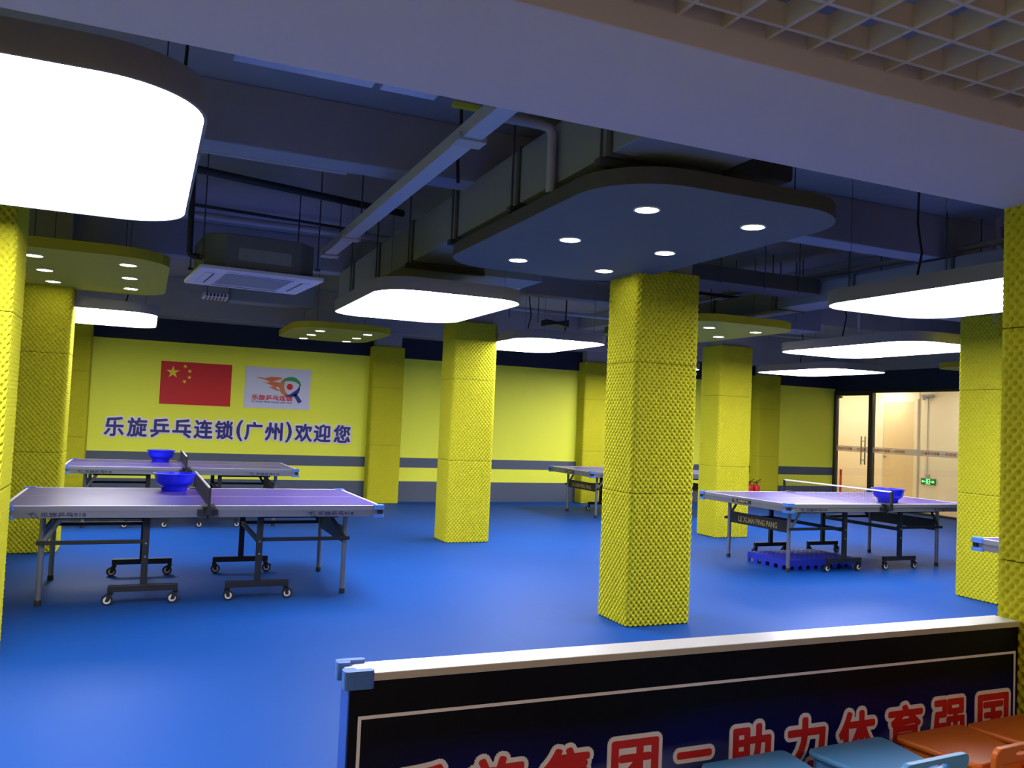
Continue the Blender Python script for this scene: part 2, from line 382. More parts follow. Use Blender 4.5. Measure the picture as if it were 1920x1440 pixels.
pillar(3.42, 2.095, free_near, 'close yellow foam pillar at the right end of the banner barrier')

# ---------------------------------------------------------------- lamps: glowing rounded panels
def light_panel(x0, x1, y0, y1, label, z=2.5, r=.33, cord=True, cx=0):
    e = empty('pendant_light', ((x0+x1)/2, (y0+y1)/2, z), label, 'lamp', 'large glowing rounded panel lamps')
    hx, hy = (x1-x0)/2, (y1-y0)/2
    o = rrect(-hx, hx, -hy, hy, r, 12); i = rrect(-hx+.012, hx-.012, -hy+.012, hy-.012, r-.012, 12)
    h = MB(); h.ring(o, i, 0, .098); h.prism(o, .098, .105); h.build('housing', M['housing'], e, smooth=30)
    d = MB(); d.prism(i, .004, .012); d.build('diffuser', M['diffuser'], e)
    for sx in (-1, 1):
        for sy in (-1, 1):
            px, py = sx*(hx-.14), sy*(hy-.28)
            c = MB(); c.tube([(px, py, .1), (px+sx*-.0, py, ZC-z)], .0018, 6); c.tube([(px, py, .105), (px, py, .125)], .008, 8)
            c.build('suspension_wire', M['rod'], e)
    if cord:
        c = MB(); c.tube([(cx+hx-.35, hy-.2, .1), (cx+hx-.38, hy-.21, .25), (cx+hx-.33, hy-.22, .5), (cx+hx-.36, hy-.2, .75), (cx+hx-.35, hy-.2, ZC-z)], .009, 8); c.build('power_cord', M['dark'], e, smooth=60)
    return e
light_panel(-1.14, .145, 2.79, 4.99, 'huge glowing panel lamp at top left, nearest of all', cx=.31)
light_panel(1.625, 2.905, 6.36, 8.46, 'square glowing panel lamp hanging at centre beside the air conditioner', cx=.21)
light_panel(4.0, 5.22, 8.97, 10.97, 'glowing panel lamp between the two central foam pillars')
light_panel(4.72, 6.0, 3.05, 5.14, 'glowing panel lamp at right touching the close foam pillar')
light_panel(7.06, 8.4, 6.2, 8.34, 'glowing panel lamp above the table with the basin on the right')
light_panel(9.27, 10.55, 9.6, 11.45, 'thin glowing panel lamp far right in front of the glass entrance')
light_panel(-1.05, .085, 9.83, 11.83, 'glowing panel lamp behind the left yellow downlight panel')

light_panel(7.5, 8.5, 11.55, 13.2, 'glowing panel lamp almost hidden behind the mid hall pillar, only its tip showing')

# ---------------------------------------------------------------- suspended downlight panels
def down_panel(x0, x1, y0, y1, dl, mb_, ms, label, z=2.68, r=.42, th=.085, rods=None):
    e = empty('downlight_panel', ((x0+x1)/2, (y0+y1)/2, z), label, 'ceiling panel', 'suspended panels of six downlights')
    cx, cy = (x0+x1)/2, (y0+y1)/2
    o = rrect(x0-cx, x1-cx, y0-cy, y1-cy, r, 12)
    p = MB(); n = len(o)
    p.mi = 0; p.add([(q[0], q[1], 0) for q in o], [tuple(range(n-1, -1, -1))]); p.add([(q[0], q[1], th) for q in o], [tuple(range(n))])
    p.mi = 1; p.add([(q[0], q[1], 0) for q in o]+[(q[0], q[1], th) for q in o], [(i, (i+1) % n, n+(i+1) % n, n+i) for i in range(n)])
    p.build('board', [mb_, ms], e)
    for x, y in dl:
        k = MB(); k.ring(circ(x-cx, y-cy, .074), circ(x-cx, y-cy, .063), -.006, .0); kk = k.build('downlight', M['downring'], e)
        l = MB(); l.prism(circ(x-cx, y-cy, .063), -.004, -.001); l.build('lens', M['downlens'], kk)
    for sx in (rods or (x0+.35, x1-.35)):
        for sy in (y0+.5, y1-.5):
            c = MB(); c.tube([(sx-cx, sy-cy, th), (sx-cx, sy-cy, ZC-z)], .004, 6); c.build('hanger_rod', M['rod'], e)
g6 = lambda xs, ys: [(x, y) for x in xs for y in ys]
down_panel(1.97, 3.54, 3.41, 6.08, g6((2.43, 3.145), (3.89, 4.79, 5.61)), M['panelgrey'], M['panelside'], 'grey suspended panel with six downlights above the mid hall pillar', rods=(2.73, 3.46))
down_panel(-1.25, .13, 7.35, 9.86, g6((-.885, -.193), (7.77, 8.56, 9.32)), M['panelyel'], M['panelyside'], 'yellow suspended panel with six downlights at left')
down_panel(1.83, 3.22, 11.62, 13.75, g6((2.225, 2.91), (12.1, 12.8, 13.5)), M['panelyel'], M['panelyside'], 'small far yellow suspended panel above the logo poster')
down_panel(5.33, 6.85, 7.48, 9.75, g6((5.89, 6.55), (8.0, 8.7, 9.35)), M['panelyel'], M['panelyside'], 'yellow suspended panel behind the mid hall pillar at right')
down_panel(11.82, 13.2, 7.7, 10.1, g6((12.15, 12.85), (8.2, 8.9, 9.6)), M['panelyel'], M['panelyside'], 'yellow suspended panel peeking out left of the right pillar')

# ---------------------------------------------------------------- table tennis tables
def swirl(mb, p, ux, s):
    """small flame and paddle emblem, s = width"""
    p = Vector(p); ux = Vector(ux); uz = Vector((0, 0, 1)); n = ux.cross(uz)
    def poly(pts, d=.001):
        k = len(pts); vs = [p+ux*(q[0]*s)+uz*(q[1]*s) for q in pts]
        mb.add(vs+[v+n*d for v in vs], [tuple(range(k)), tuple(range(2*k-1, k-1, -1))]+[(i, (i+1) % k, k+(i+1) % k, k+i) for i in range(k)])
    def arc(r0, r1, a0, a1, k=12):
        out = [(.22+r1*math.cos(math.radians(a0+(a1-a0)*i/k)), r1*math.sin(math.radians(a0+(a1-a0)*i/k))) for i in range(k+1)]
        return out+[(.22+r0*math.cos(math.radians(a0+(a1-a0)*i/k)), r0*math.sin(math.radians(a0+(a1-a0)*i/k))) for i in range(k, -1, -1)]
    poly(arc(.20, .25, 60, 330)); poly(arc(.08, .13, -120, 150))
    poly([(.36, -.16), (.42, -.10), (.55, -.24), (.49, -.30)])
    poly([(-.5, .22), (-.2, .16), (.0, .24), (.12, .24), (0, .14), (-.15, .10)])
    poly([(-.3, .10), (-.1, .05), (-.02, .08), (-.06, -.02), (-.16, .02)])
def make_table():
    e = empty('table_tennis_table')
    for s in (-1, 1):
        def X(a, b_): return (min(s*a, s*b_), max(s*a, s*b_))
        t_ = MB(); t_.mi = 0; t_.box(*X(.004, 1.37), -.7625, .7625, .735, .7595)
        t_.mi = 1
        t_.box(*X(1.35, 1.3702), -.7627, .7627, .759, .7601); t_.box(*X(.004, 1.35), -.7627, -.7425, .759, .7601); t_.box(*X(.004, 1.35), .7425, .7627, .759, .7601); t_.box(*X(.004, 1.35), -.0009, .0009, .759, .7600)
        t_.mi = 2
        for a, b_, c, d in ((*X(1.367, 1.3705), -.763, .763), (*X(.004, 1.3705), -.763, -.760), (*X(.004, 1.3705), .760, .763)): t_.box(a, b_, c, d, .722, .7588)
        top = t_.build('tabletop', [M['purple'], M['white'], M['alulight']], e)
        f = MB()
        for a, b_, c, d in ((*X(1.342, 1.366), -.759, .759), (*X(.006, 1.366), -.759, -.735), (*X(.006, 1.366), .735, .759), (*X(.006, .03), -.735, .735), (*X(.66, .69), -.735, .735)): f.box(a, b_, c, d, .672, .735)
        f.build('apron', M['alu'], top, bevel=.002)
        lg = MB(); x0 = -1.225 if s < 0 else .745
        swirl(lg, (x0+.045, -.7635, .693), (1, 0, 0), .085)
        put_text(lg, '乐旋乒乓918', (x0+.245, -.7592, .697), (1, 0, 0), (0, 0, 1), width=.29, height=.031, depth=.0012, dil=.0014, n=4)
        lg.build('side_logo', M['logo'], top)
        for sy in (-1, 1):
            bp = MB()
            for z0, z1 in ((.728, .766), (.664, .692)):
                cxx, cyy = s*1.37, sy*.7625
                bp.mi = 0
                bp.prism(rrect(*sorted((cxx-s*.075, cxx+s*.018)), *sorted((cyy-sy*.02, cyy+sy*.018)), .012, 4), z0, z1)
                bp.prism(rrect(*sorted((cxx-s*.02, cxx+s*.0186)), *sorted((cyy-sy*.075, cyy+sy*.0186)), .012, 4), z0+.0005, z1-.0005)
            bp.mi = 1; bp.box(*sorted((s*1.335, s*1.378)), *sorted((sy*.735, sy*.770)), .690, .730)
            bp.build('corner_bumper', [M['bumper'], M['rubber']], e, smooth=30)
            l = MB(); l.tube([(s*1.128, sy*.509, .03), (s*1.128, sy*.509, .70)], .021, 16); L = l.build('leg', M['alu'], e, smooth=40)
            ft = MB(); ft.lathe([(.024, 0), (.024, .035), (.021, .042)], (s*1.128, sy*.509, 0), 16); ft.build('foot', M['rubber'], L, smooth=40)
            br = MB(); br.bar((s*1.128, sy*.535, .455), (s*.985, sy*.535, .672), .012, .03); br.build('brace', M['alu'] if s < 0 else M['blackmetal'], e, bevel=.002)
            po = MB(); po.box(s*.42-.024, s*.42+.024, sy*.60-.018, sy*.60+.018, .10, .672); PO = po.build('post', M['blackmetal'], e, bevel=.002)
            bo = MB()
            for z in (.46, .36): bo.lathe([(.009, 0), (.009, .004), (.004, .008)] if sy > 0 else [(.004, -.008), (.009, -.004), (.009, 0)], (s*.42, sy*.618, z), 10, 'y')
            bo.build('bolt', M['alulight'], PO)
            bb = MB(); bb.box(*X(.175, .665), sy*.60-.02, sy*.60+.02, .10, .148); BB = bb.build('base_bar', M['blackmetal'], e, bevel=.003)
            for xx in (.19, .645):
                c = MB(); c.mi = 0; cx = s*xx; cy = sy*.6
                c.lathe([(.018, .088), (.018, .101)], (cx, cy, 0), 12)
                ox = -.02 if s < 0 else .012
                for q in (-.018, .018): c.add([(cx-.02, cy+q-.002, .09), (cx+.02, cy+q-.002, .09), (cx+ox+.012, cy+q-.002, .03), (cx+ox-.012, cy+q-.002, .03), (cx-.02, cy+q+.002, .09), (cx+.02, cy+q+.002, .09), (cx+ox+.012, cy+q+.002, .03), (cx+ox-.012, cy+q+.002, .03)], [(0, 1, 2, 3), (7, 6, 5, 4), (0, 4, 5, 1), (1, 5, 6, 2), (2, 6, 7, 3), (3, 7, 4, 0)])
                c.box(cx-.022, cx+.022, cy-.02, cy+.02, .084, .09)
                if xx > .4: c.add([(cx+s*.0, cy-.016, .082), (cx+s*.055, cy-.016, .068), (cx+s*.055, cy+.016, .068), (cx, cy+.016, .082), (cx, cy-.016, .076), (cx+s*.055, cy-.016, .062), (cx+s*.055, cy+.016, .062), (cx, cy+.016, .076)], [(0, 1, 2, 3), (7, 6, 5, 4), (0, 4, 5, 1), (1, 5, 6, 2), (2, 6, 7, 3), (3, 7, 4, 0)])
                CA = c.build('caster', M['blackmetal'], BB)
                wz = .040; c.v = []; c.f = []; c.m = []
                w_ = MB(); w_.mi = 1; w_.lathe([(.022, -.014), (.040, -.012), (.040, .012), (.022, .014)], (cx+ox, cy, wz), 20, 'y')
                w_.mi = 0; w_.lathe([(.012, -.0165), (.027, -.0150), (.027, .0150), (.012, .0165)], (cx+ox, cy, wz), 20, 'y'); w_.mi = 1; w_.lathe([(.003, -.021), (.011, -.020), (.011, .020), (.003, .021)], (cx+ox, cy, wz), 12, 'y')
                w_.build('caster_wheel', [M['wheel'], M['rubber']], BB, smooth=40)
            xb = MB(); xb.box(*X(.42, 1.16), sy*.555-.01, sy*.555+.01, .452, .482); xb.build('side_bar', M['blackmetal'], e, bevel=.002)
            xb = MB(); xb.box(*X(.40, 1.05), sy*.555-.01, sy*.555+.01, .64, .67); xb.build('top_bar', M['blackmetal'], e, bevel=.002)
        yb = MB(); yb.box(s*.42-.012, s*.42+.012, -.582, .582, .435, .475); yb.build('cross_bar', M['blackmetal'], e, bevel=.002)
        bd = MB(); bd.box(*X(1.118, 1.136), -.488, .488, .418, .55); BD = bd.build('end_board', M['blackmetal'], e, bevel=.003)
        tx = MB(); put_text(tx, 'LE XUAN PING PANG', (s*1.1365, .0, .478), (0, s, 0), (0, 0, 1), width=.66, height=.062, depth=.0012, dil=.0012, n=4)
        o = tx.build('board_lettering', M['gold'], BD); o['label'] = 'gold lettering on the black end board'
        pq = MB(); pq.box(*X(1.3705, 1.374), -.16, .16, .694, .735); PQ = pq.build('end_plaque', M['blackmetal'], e)
        tx = MB(); swirl(tx, (s*1.3745, -s*.11, .712), (0, s, 0), .07); put_text(tx, '乐旋乒乓', (s*1.3745, s*.03, .714), (0, s, 0), (0, 0, 1), width=.17, height=.026, depth=.0012, dil=.0007, n=4)
        tx.build('plaque_lettering', M['gold'], PQ)
    return e
def make_net():
    e = empty('table_net')
    n = MB(); H0, H1 = .768, .9
    k = 0
    y = -.84
    while y < .841: n.box(-.0007, .0007, y-.0008, y+.0008, H0, H1); y += .0155
    z = H0
    while z < H1: n.box(-.0006, .0006, -.85, .85, z-.0008, z+.0008); z += .0155
    n.build('mesh', M['netblack'], e)
    t_ = MB(); t_.box(-.004, .004, -.85, .85, .897, .9125); t_.build('top_tape', M['white'], e)
    for s in (-1, 1):
        p = MB(); p.box(-.011, .011, s*.855-.014, s*.855+.014, .70, .905); P = p.build('post', M['blackmetal'], e, bevel=.003)
        c = MB(); c.box(-.05, .05, *sorted((s*.70, s*.868)), .7605, .767); c.box(-.075, .075, *sorted((s*.7645, s*.80)), .690, .735)
        c.box(-.022, .022, *sorted((s*.79, s*.866)), .698, .742)
        c.build('clamp', M['blackmetal'], P, bevel=.003)
        c = MB(); c.lathe([(.014, .655), (.014, .668), (.008, .67), (.008, .70)], (0, s*.80, 0), 12); c.build('screw_knob', M['rubber'], P, smooth=40)
    return e
def make_basin():
    prof = [(.104, 0), (.108, .008), (.111, .034), (.122, .046), (.150, .066), (.160, .085), (.170, .146), (.183, .149), (.184, .156), (.167, .157), (.155, .086), (.146, .072), (.118, .052), (.106, .036), (.102, .014), (.001, .012)]
    b_ = MB(); b_.lathe(prof, (0, 0, 0), 48)
    b_.f = [f for f in b_.f]
    return b_.build('plastic_basin', M['basin'], smooth=40)
TABLES = [
    (.4826, 7.676, .0075, 'nearest left purple table with basin beside its black net'),
    (7.643, 7.823, .003, 'purple table standing over a blue pallet at right'),
    (.515, 12.07, 0, 'farther left purple table in front of the welcome lettering'),
    (7.96, 12.67, 0, 'farthest purple table partly hidden behind the mid hall pillar'),
    (7.30, 3.845, 0, 'table at the right edge, only its blue bumpered corner in view'),
]
NETL = ['black net across the nearest left table', 'see-through net with white top tape on the table over the pallet', 'black net across the farther left table']
T0 = make_table(); N0 = make_net()
for i, (x, y, rz, lb) in enumerate(TABLES):
    t_ = T0 if i == 0 else copy_tree(T0)
    t_.location = (x, y, 0); t_.rotation_euler = (0, 0, rz); tag(t_, lb, 'table tennis table', 'purple table tennis tables')
    if i > 2: continue          # the nets of the last two tables are hidden or out of frame
    n_ = N0 if i == 0 else copy_tree(N0)
    n_.location = (x, y, 0); n_.rotation_euler = (0, 0, rz); tag(n_, NETL[i], 'table tennis net', 'table tennis nets')
B0 = make_basin()
for i, (x, y, lb) in enumerate(((.285, 8.19, 'blue plastic basin on the nearest left table'), (.24, 12.5, 'blue plastic basin on the farther left table by the back wall'), (7.92, 7.27, 'blue plastic basin behind the net on the right table'))):
    o = B0 if i == 0 else copy_tree(B0); o.location = (x, y, .7602); tag(o, lb, 'basin', 'blue plastic basins')

# blue pallet under the right table
e = empty('plastic_pallet', (7.08, 7.71, 0), 'low blue plastic pallet with arched openings under the right table', 'pallet', rz=math.radians(2))
d = MB(); d.box(-.52, .52, -.33, .33, .09, .11)
for k in range(14):
    x = -.48+k*.074; d.box(x-.006, x+.006, -.32, .32, .1099, .114)
for k in range(9):
    y = -.29+k*.0725; d.box(-.5, .5, y-.006, y+.006, .1098, .1138)
d.build('deck', M['pallet'], e)
s_ = MB()
def arch_strip(a0, a1, fixed, plane, th, n):
    L = a1-a0; p = L/n
    for k in range(n):
        c = a0+p*(k+.5); wv = p*.5; hw = wv*.5
        arc_ = [(c+hw*math.cos(math.radians(180-180*i/10)), .03+hw*.6*math.sin(math.radians(180-180*i/10))) for i in range(11)]
        left = [(c-wv, 0), (c-hw, 0)]; right = [(c+hw, 0), (c+wv, 0)]
        # two feet and the arch web as quads
        s_.prism([(c-wv, 0), (c-hw, 0), (c-hw, .03), (c-wv, .03)], fixed-th/2, fixed+th/2, plane)
        s_.prism([(c+hw, 0), (c+wv, 0), (c+wv, .03), (c+hw, .03)], fixed-th/2, fixed+th/2, plane)
        pts = arc_
        s_.prism([(c-wv, .03)]+pts+[(c+wv, .03), (c+wv, .0905), (c-wv, .0905)], fixed-th/2, fixed+th/2, plane)
arch_strip(-.52, .52, -.32, 'xz', .02, 9); arch_strip(-.52, .52, .32, 'xz', .02, 9); arch_strip(-.33, .33, -.51, 'yz', .02, 5); arch_strip(-.33, .33, .51, 'yz', .02, 5)
s_.build('skirt', M['pallet'], e)

# ---------------------------------------------------------------- back wall signs
yw = YB-.004
def star(cx, cz, r, rot=90):
    return [(cx+(r if k % 2 == 0 else r*.382)*math.cos(math.radians(rot+36*k)), cz+(r if k % 2 == 0 else r*.382)*math.sin(math.radians(rot+36*k))) for k in range(10)]
e = empty('wall_flag', (.748, YB, 1.9), 'red flag panel with five yellow stars on the yellow wall', 'flag')
b = MB(); b.box(-.54, .54, -.008, -.0005, -.343, .343); b.build('cloth', M['red'], e)
for cx, cz, r, rt_ in ((-.36, .17, .105, 90), (-.18, .275, .036, 120), (-.108, .20, .036, 100), (-.108, .10, .036, 72), (-.18, .03, .036, 50)):
    b = MB(); b.prism(star(cx, cz, r, rt_), -.0105, -.008, 'xz'); b.build('star', M['yellow'], e)
e = empty('logo_poster', (2.04, YB, 1.9), 'white poster with flame and paddle logo right of the flag', 'poster')
b = MB(); b.box(-.538, .538, -.008, -.0005, -.343, .343); b.build('sheet', M['posterwhite'], e)
def pz(name, polys, m, k=0):
    b = MB()
    for p in polys: b.prism(p, -.0105-.0006*k, -.008, 'xz')
    b.build(name, m, e)
def crescent(cx, cz, r, a0, a1, w0, n=20):
    out = [(cx+r*math.cos(math.radians(a0+(a1-a0)*k/n)), cz+r*math.sin(math.radians(a0+(a1-a0)*k/n))) for k in range(n+1)]
    inn = [(cx+(r-w0*math.sin(PI*min(1, .06+.94*k/n)))*math.cos(math.radians(a0+(a1-a0)*k/n)), cz+(r-w0*math.sin(PI*min(1, .06+.94*k/n)))*math.sin(math.radians(a0+(a1-a0)*k/n))) for k in range(n, -1, -1)]
    return out+inn
lx, lz = .19, .03
pz('flame', [[(-.37, .165), (-.30, .172), (-.22, .155), (-.12, .19), (.02, .188), (.07, .17), (-.04, .125), (-.13, .10), (-.2, .13), (-.28, .15)],
             [(-.26, .10), (-.17, .085), (-.10, .11), (.02, .10), (.06, .06), (.03, .02), (-.05, .02), (-.12, .05)],
             [(-.15, .015), (-.06, .03), (.0, -.02), (.05, -.04), (.0, -.045)]], M['orangeflame'])
pz('ball_trail', [crescent(lx, lz, .17, 95, 300, .085)], M['browncres'], 1)
pz('green_arc', [crescent(lx+.03, lz+.01, .165, 5, 165, .075)], M['green'], 2)
pz('paddle', [crescent(lx+.01, lz-.01, .165, -120, 22, .075), [(lx+.07, lz-.13), (lx+.12, lz-.10), (lx+.22, lz-.235), (lx+.16, lz-.27)]], M['navyprint'], 3)
pz('ball', [circ(lx+.005, lz+.005, .052)], M['redprint'], 4)
b = MB(); put_text(b, '乐旋乒乓连锁', (-.085, -.0078, -.165), (1, 0, 0), (0, 0, 1), width=.66, height=.085, depth=.0055, dil=.003, n=6); b.build('poster_title', M['redprint'], e)
b = MB(); put_text(b, 'LE XUAN PING PANG LIAN SUO', (-.085, -.0078, -.237), (1, 0, 0), (0, 0, 1), width=.66, height=.026, depth=.0025, dil=.0012, n=4); b.build('poster_caption', M['navyprint'], e)
# welcome lettering: navy letters with white edges
e = empty('welcome_lettering', (1.38, YB, 1.17), 'navy white-edged lettering in a row below the flag and poster', 'lettering')
chars = '乐旋乒乓连锁(广州)欢迎您'
cxs = [214, 257, 300, 341, 381, 420, 449, 475, 513, 541, 569, 604, 641]
def px_x(u, v):   # x on the wall for the photograph's column u along the lettering
    d_ = fw+rt*((u-960)/F_PX)-up*((v-720)/F_PX); t_ = YB/d_.y; return d_.x*t_
for ch, u in zip(chars, cxs):
    v_ = 803+(u-210)*.0215; x = px_x(u, v_)-1.38
    par = ch in '()'; wd, hg = (.085, .33) if par else (.275, .29)
    if ch in '乒乓广乐': wd = .27
    o1 = MB(); put_text(o1, ch, (x, -.0005, 0), (1, 0, 0), (0, 0, 1), width=wd, height=hg, depth=.010, dil=.033, n=14); L = o1.build('letter_edge', M['lettwhite'], e)
    o2 = MB(); put_text(o2, ch, (x, -.0105, 0), (1, 0, 0), (0, 0, 1), width=wd, height=hg, depth=.012, dil=.009, n=8); o2.build('letter', M['navytext'], L)

# ---------------------------------------------------------------- glazed entrance and corridor
e = empty('door_1', (XR, 14.1, 0), 'glass entrance door with steel pull handles in black frame', 'door', kind='structure')
f = MB(); f.box(-.03, .07, .50, .56, 0, 2.5); f.box(-.03, .07, -.54, -.44, 0, 2.5); f.box(-.03, .07, -.44, .50, 2.40, 2.5); f.build('door_frame', M['frame'], e, bevel=.004)
g = MB(); g.box(.01, .022, -.43, .48, .01, 2.39); G = g.build('glass_leaf', M['glass'], e)
h = MB(); h.box(0, .032, .36, .48, 2.345, 2.395); h.build('hinge_plate', M['steel'], G)
for q in (-1, 1):
    h = MB(); h.tube([(.016+q*.055, -.27, .90), (.016+q*.055, -.27, 1.51)], .015, 12)
    for z in (1.0, 1.41): h.tube([(.016+q*.006, -.27, z), (.016+q*.055, -.27, z)], .010, 8)
    h.build('pull_handle', M['steel'], G, smooth=40)
e2 = empty('window_1', (XR, 12.0, 0), 'tall fixed glass pane beside the entrance door', 'window', kind='structure')
g = MB(); g.box(.01, .022, -1.8, 1.555, .0, 2.45); G2 = g.build('glass_pane', M['glass'], e2)
f = MB(); f.box(-.03, .07, -1.8, 1.56, 2.45, 2.5); f.box(-.03, .07, -1.8, 1.56, 0, .04); f.box(-.03, .07, -1.86, -1.8, 0, 2.5); f.build('window_frame', M['frame'], e2, bevel=.004)
for par, y0, y1, off in ((G, -.43, .48, 0), (G2, -1.8, 1.555, 0)):
    k = MB(); k.box(.004, .009, y0, y1, 1.165, 1.29); kb = k.build('printed_band', M['band'], par)
    t_ = MB(); y = y1-.04
    while y-.78 > y0-.3:
        wv = .42
        if y-wv > y0: put_text(t_, '乐旋乒乓连锁', (.0035, y-wv/2, 1.228), (0, -1, 0), (0, 0, 1), width=wv, height=.06, depth=.001, dil=.002, n=4)
        if y-.80 > y0: put_text(t_, '—欢迎您', (.0035, y-.63, 1.228), (0, -1, 0), (0, 0, 1), width=.34, height=.055, depth=.001, dil=.002, n=4)
        y -= 1.2
    t_.build('band_lettering', M['bandred'], kb)
XC = 16.3
b = MB(); b.box(XC, XC+.1, 9.5, 17, 0, 2.9); tag(b.build('wall_corridor', M['beige']), 'beige corridor wall seen through the glass', 'wall', kind='structure')
b = MB(); b.box(XR+.1, XC, 17, 17.1, 0, 2.9); b.box(XR+.1, XC, 9.4, 9.5, 0, 2.9); b.box(XR+.05, XR+.1, 14.76, 17, 0, 2.9); tag(b.build('wall_corridor_end', M['beige']), 'beige end walls closing the corridor behind the glass', 'wall', kind='structure')
b = MB(); b.box(XR, XC, 9.5, 17, -.05, -.001); tag(b.build('floor_corridor', M['corrfloor']), 'tan corridor floor behind the glass', 'floor', kind='structure')
b = MB(); b.box(XR+.1, XC, 9.5, 17, 2.75, 2.85); tag(b.build('ceiling_corridor', M['beige']), 'corridor ceiling behind the glass', 'ceiling', kind='structure')
e = empty('door_2', (XC, 14.68, 0), 'closed beige door in the corridor behind the glass', 'door', kind='structure')
b = MB(); b.box(-.03, 0, .44, .54, 0, 2.42); b.box(-.03, 0, -.54, -.44, 0, 2.42); b.box(-.03, 0, -.44, .44, 2.34, 2.42); b.build('door_frame', M['beige'], e, bevel=.006)
b = MB(); b.box(-.018, 0, -.44, .44, 0.005, 2.34); L = b.build('door_leaf', M['beigedoor'], e)
b = MB(); b.lathe([(.028, -.07), (.03, -.05), (.012, -.045), (.012, -.018)], (0, .36, 1.05), 16, 'x'); b.build('door_knob', M['steel'], L, smooth=40)
e = empty('exit_sign', (XC, 13.83, .55), 'green lit exit sign with running figure and two arrows on corridor wall', 'sign')
b = MB(); b.box(-.03, -.0005, -.19, .19, -.065, .075); b.build('case', M['signgreen'], e, bevel=.004)
b = MB()
for s in (-1, 1):
    b.prism([(s*.17, .005), (s*.13, .038), (s*.13, .015), (s*.075, .015), (s*.075, -.005), (s*.13, -.005), (s*.13, -.028)], -.032, -.03, 'yz')
b.ring([(-.05, -.055), (.05, -.055), (.05, .065), (-.05, .065)], [(-.038, -.055), (.038, -.055), (.038, .053), (-.038, .053)], -.032, -.03, 'yz')
b.prism(circ(.012, .034, .011, 14), -.032, -.0301, 'yz')
b.prism([(.018, .02), (-.022, .006), (-.018, -.004), (.0, .002), (.006, -.016), (-.026, -.05), (-.012, -.052), (.018, -.02), (.03, -.045), (.036, -.038), (.022, -.004)], -.032, -.0301, 'yz')
b.build('running_figure_and_arrows', M['signlit'], e)
b = MB(); b.box(-.025, -.0005, -.02, .07, .078, .17); b.build('junction_box', M['pvc'], e)
e = empty('wall_conduit', (XC, 13.88, 0), 'thin grey conduit dropping down to the exit sign', 'conduit')
b = MB(); b.tube([(-.012, .0, .725), (-.012, .0, 2.45)], .008, 8); b.build('conduit_pipe', M['pvc'], e, smooth=40)
b = MB(); b.tube([(XC-.012, 14.11, 0), (XC-.012, 14.11, 2.75)], .006, 8); tag(b.build('wall_pipe', M['pvc'], smooth=40), 'thin full-height pipe beside the corridor door', 'pipe')
b = MB(); b.box(XC-.06, XC-.0005, 13.72, 14.02, 2.46, 2.52); b.lathe([(.02, -.1), (.05, -.06), (.05, -.055)], (XC-.0, 13.95, 2.44), 12, 'x'); tag(b.build('emergency_light', M['acgrey'], bevel=.004), 'twin emergency light high on the corridor wall', 'lamp')
b = MB(); b.prism(circ(0, 0, .09), -.012, -.001); o = b.build('corridor_downlight', M['corrlamp']); o.location = (15.75, 14.85, 2.75); tag(o, 'warm round downlight above the corridor door', 'lamp', 'corridor downlights')
for y in (12.6, 10.6, 16.2):
    c = o.copy(); COL.objects.link(c); c.location = (15.3, y, 2.75); tag(c, 'warm round downlight in the corridor ceiling out of direct view', 'lamp', 'corridor downlights')
b = MB(); b.box(XR+.15, XR+.2, 14.602, 14.62, 0, .75); tag(b.build('red_banner_stand', M['red']), 'narrow red board standing behind the door frame', 'board')

# ---------------------------------------------------------------- fire extinguishers
def extinguisher():
    e = empty('fire_extinguisher')
    b = MB(); b.lathe([(.06, 0), (.07, .01), (.07, .36), (.062, .40), (.03, .43), (.026, .445)], (0, 0, 0), 24); BD = b.build('cylinder_body', M['extred'], e, smooth=40)
    b = MB(); n = 12
    vs = [(.0705*math.cos(math.radians(-150+120*k/n)), .0705*math.sin(math.radians(-150+120*k/n)), z) for z in (.12, .24) for k in range(n+1)]
    b.add(vs, [(k, k+1, n+2+k, n+1+k) for k in range(n)]); b.build('paper_label', M['white'], BD)
    b = MB(); b.lathe([(.018, .445), (.02, .48)], (0, 0, 0), 12); b.bar((-.02, 0, .485), (.10, 0, .53), .02, .008); b.bar((-.02, 0, .475), (.10, 0, .48), .02, .008); b.build('valve_handle', M['rubber'], e)
    b = MB(); b.tube([(-.02, 0, .465), (-.07, 0, .46), (-.09, .01, .38), (-.085, .01, .2)], .009, 8); b.build('hose', M['rubber'], e, smooth=40)
    return e
x0 = extinguisher(); x0.location = (11.52, 14.1, 0); tag(x0, 'red fire extinguisher, left one of the pair by the back wall pillar', 'fire extinguisher', 'pair of fire extinguishers')
x1 = copy_tree(x0); x1.location = (11.69, 14.1, 0); tag(x1, 'red fire extinguisher standing closest to the back wall pillar, right of its twin', 'fire extinguisher', 'pair of fire extinguishers')

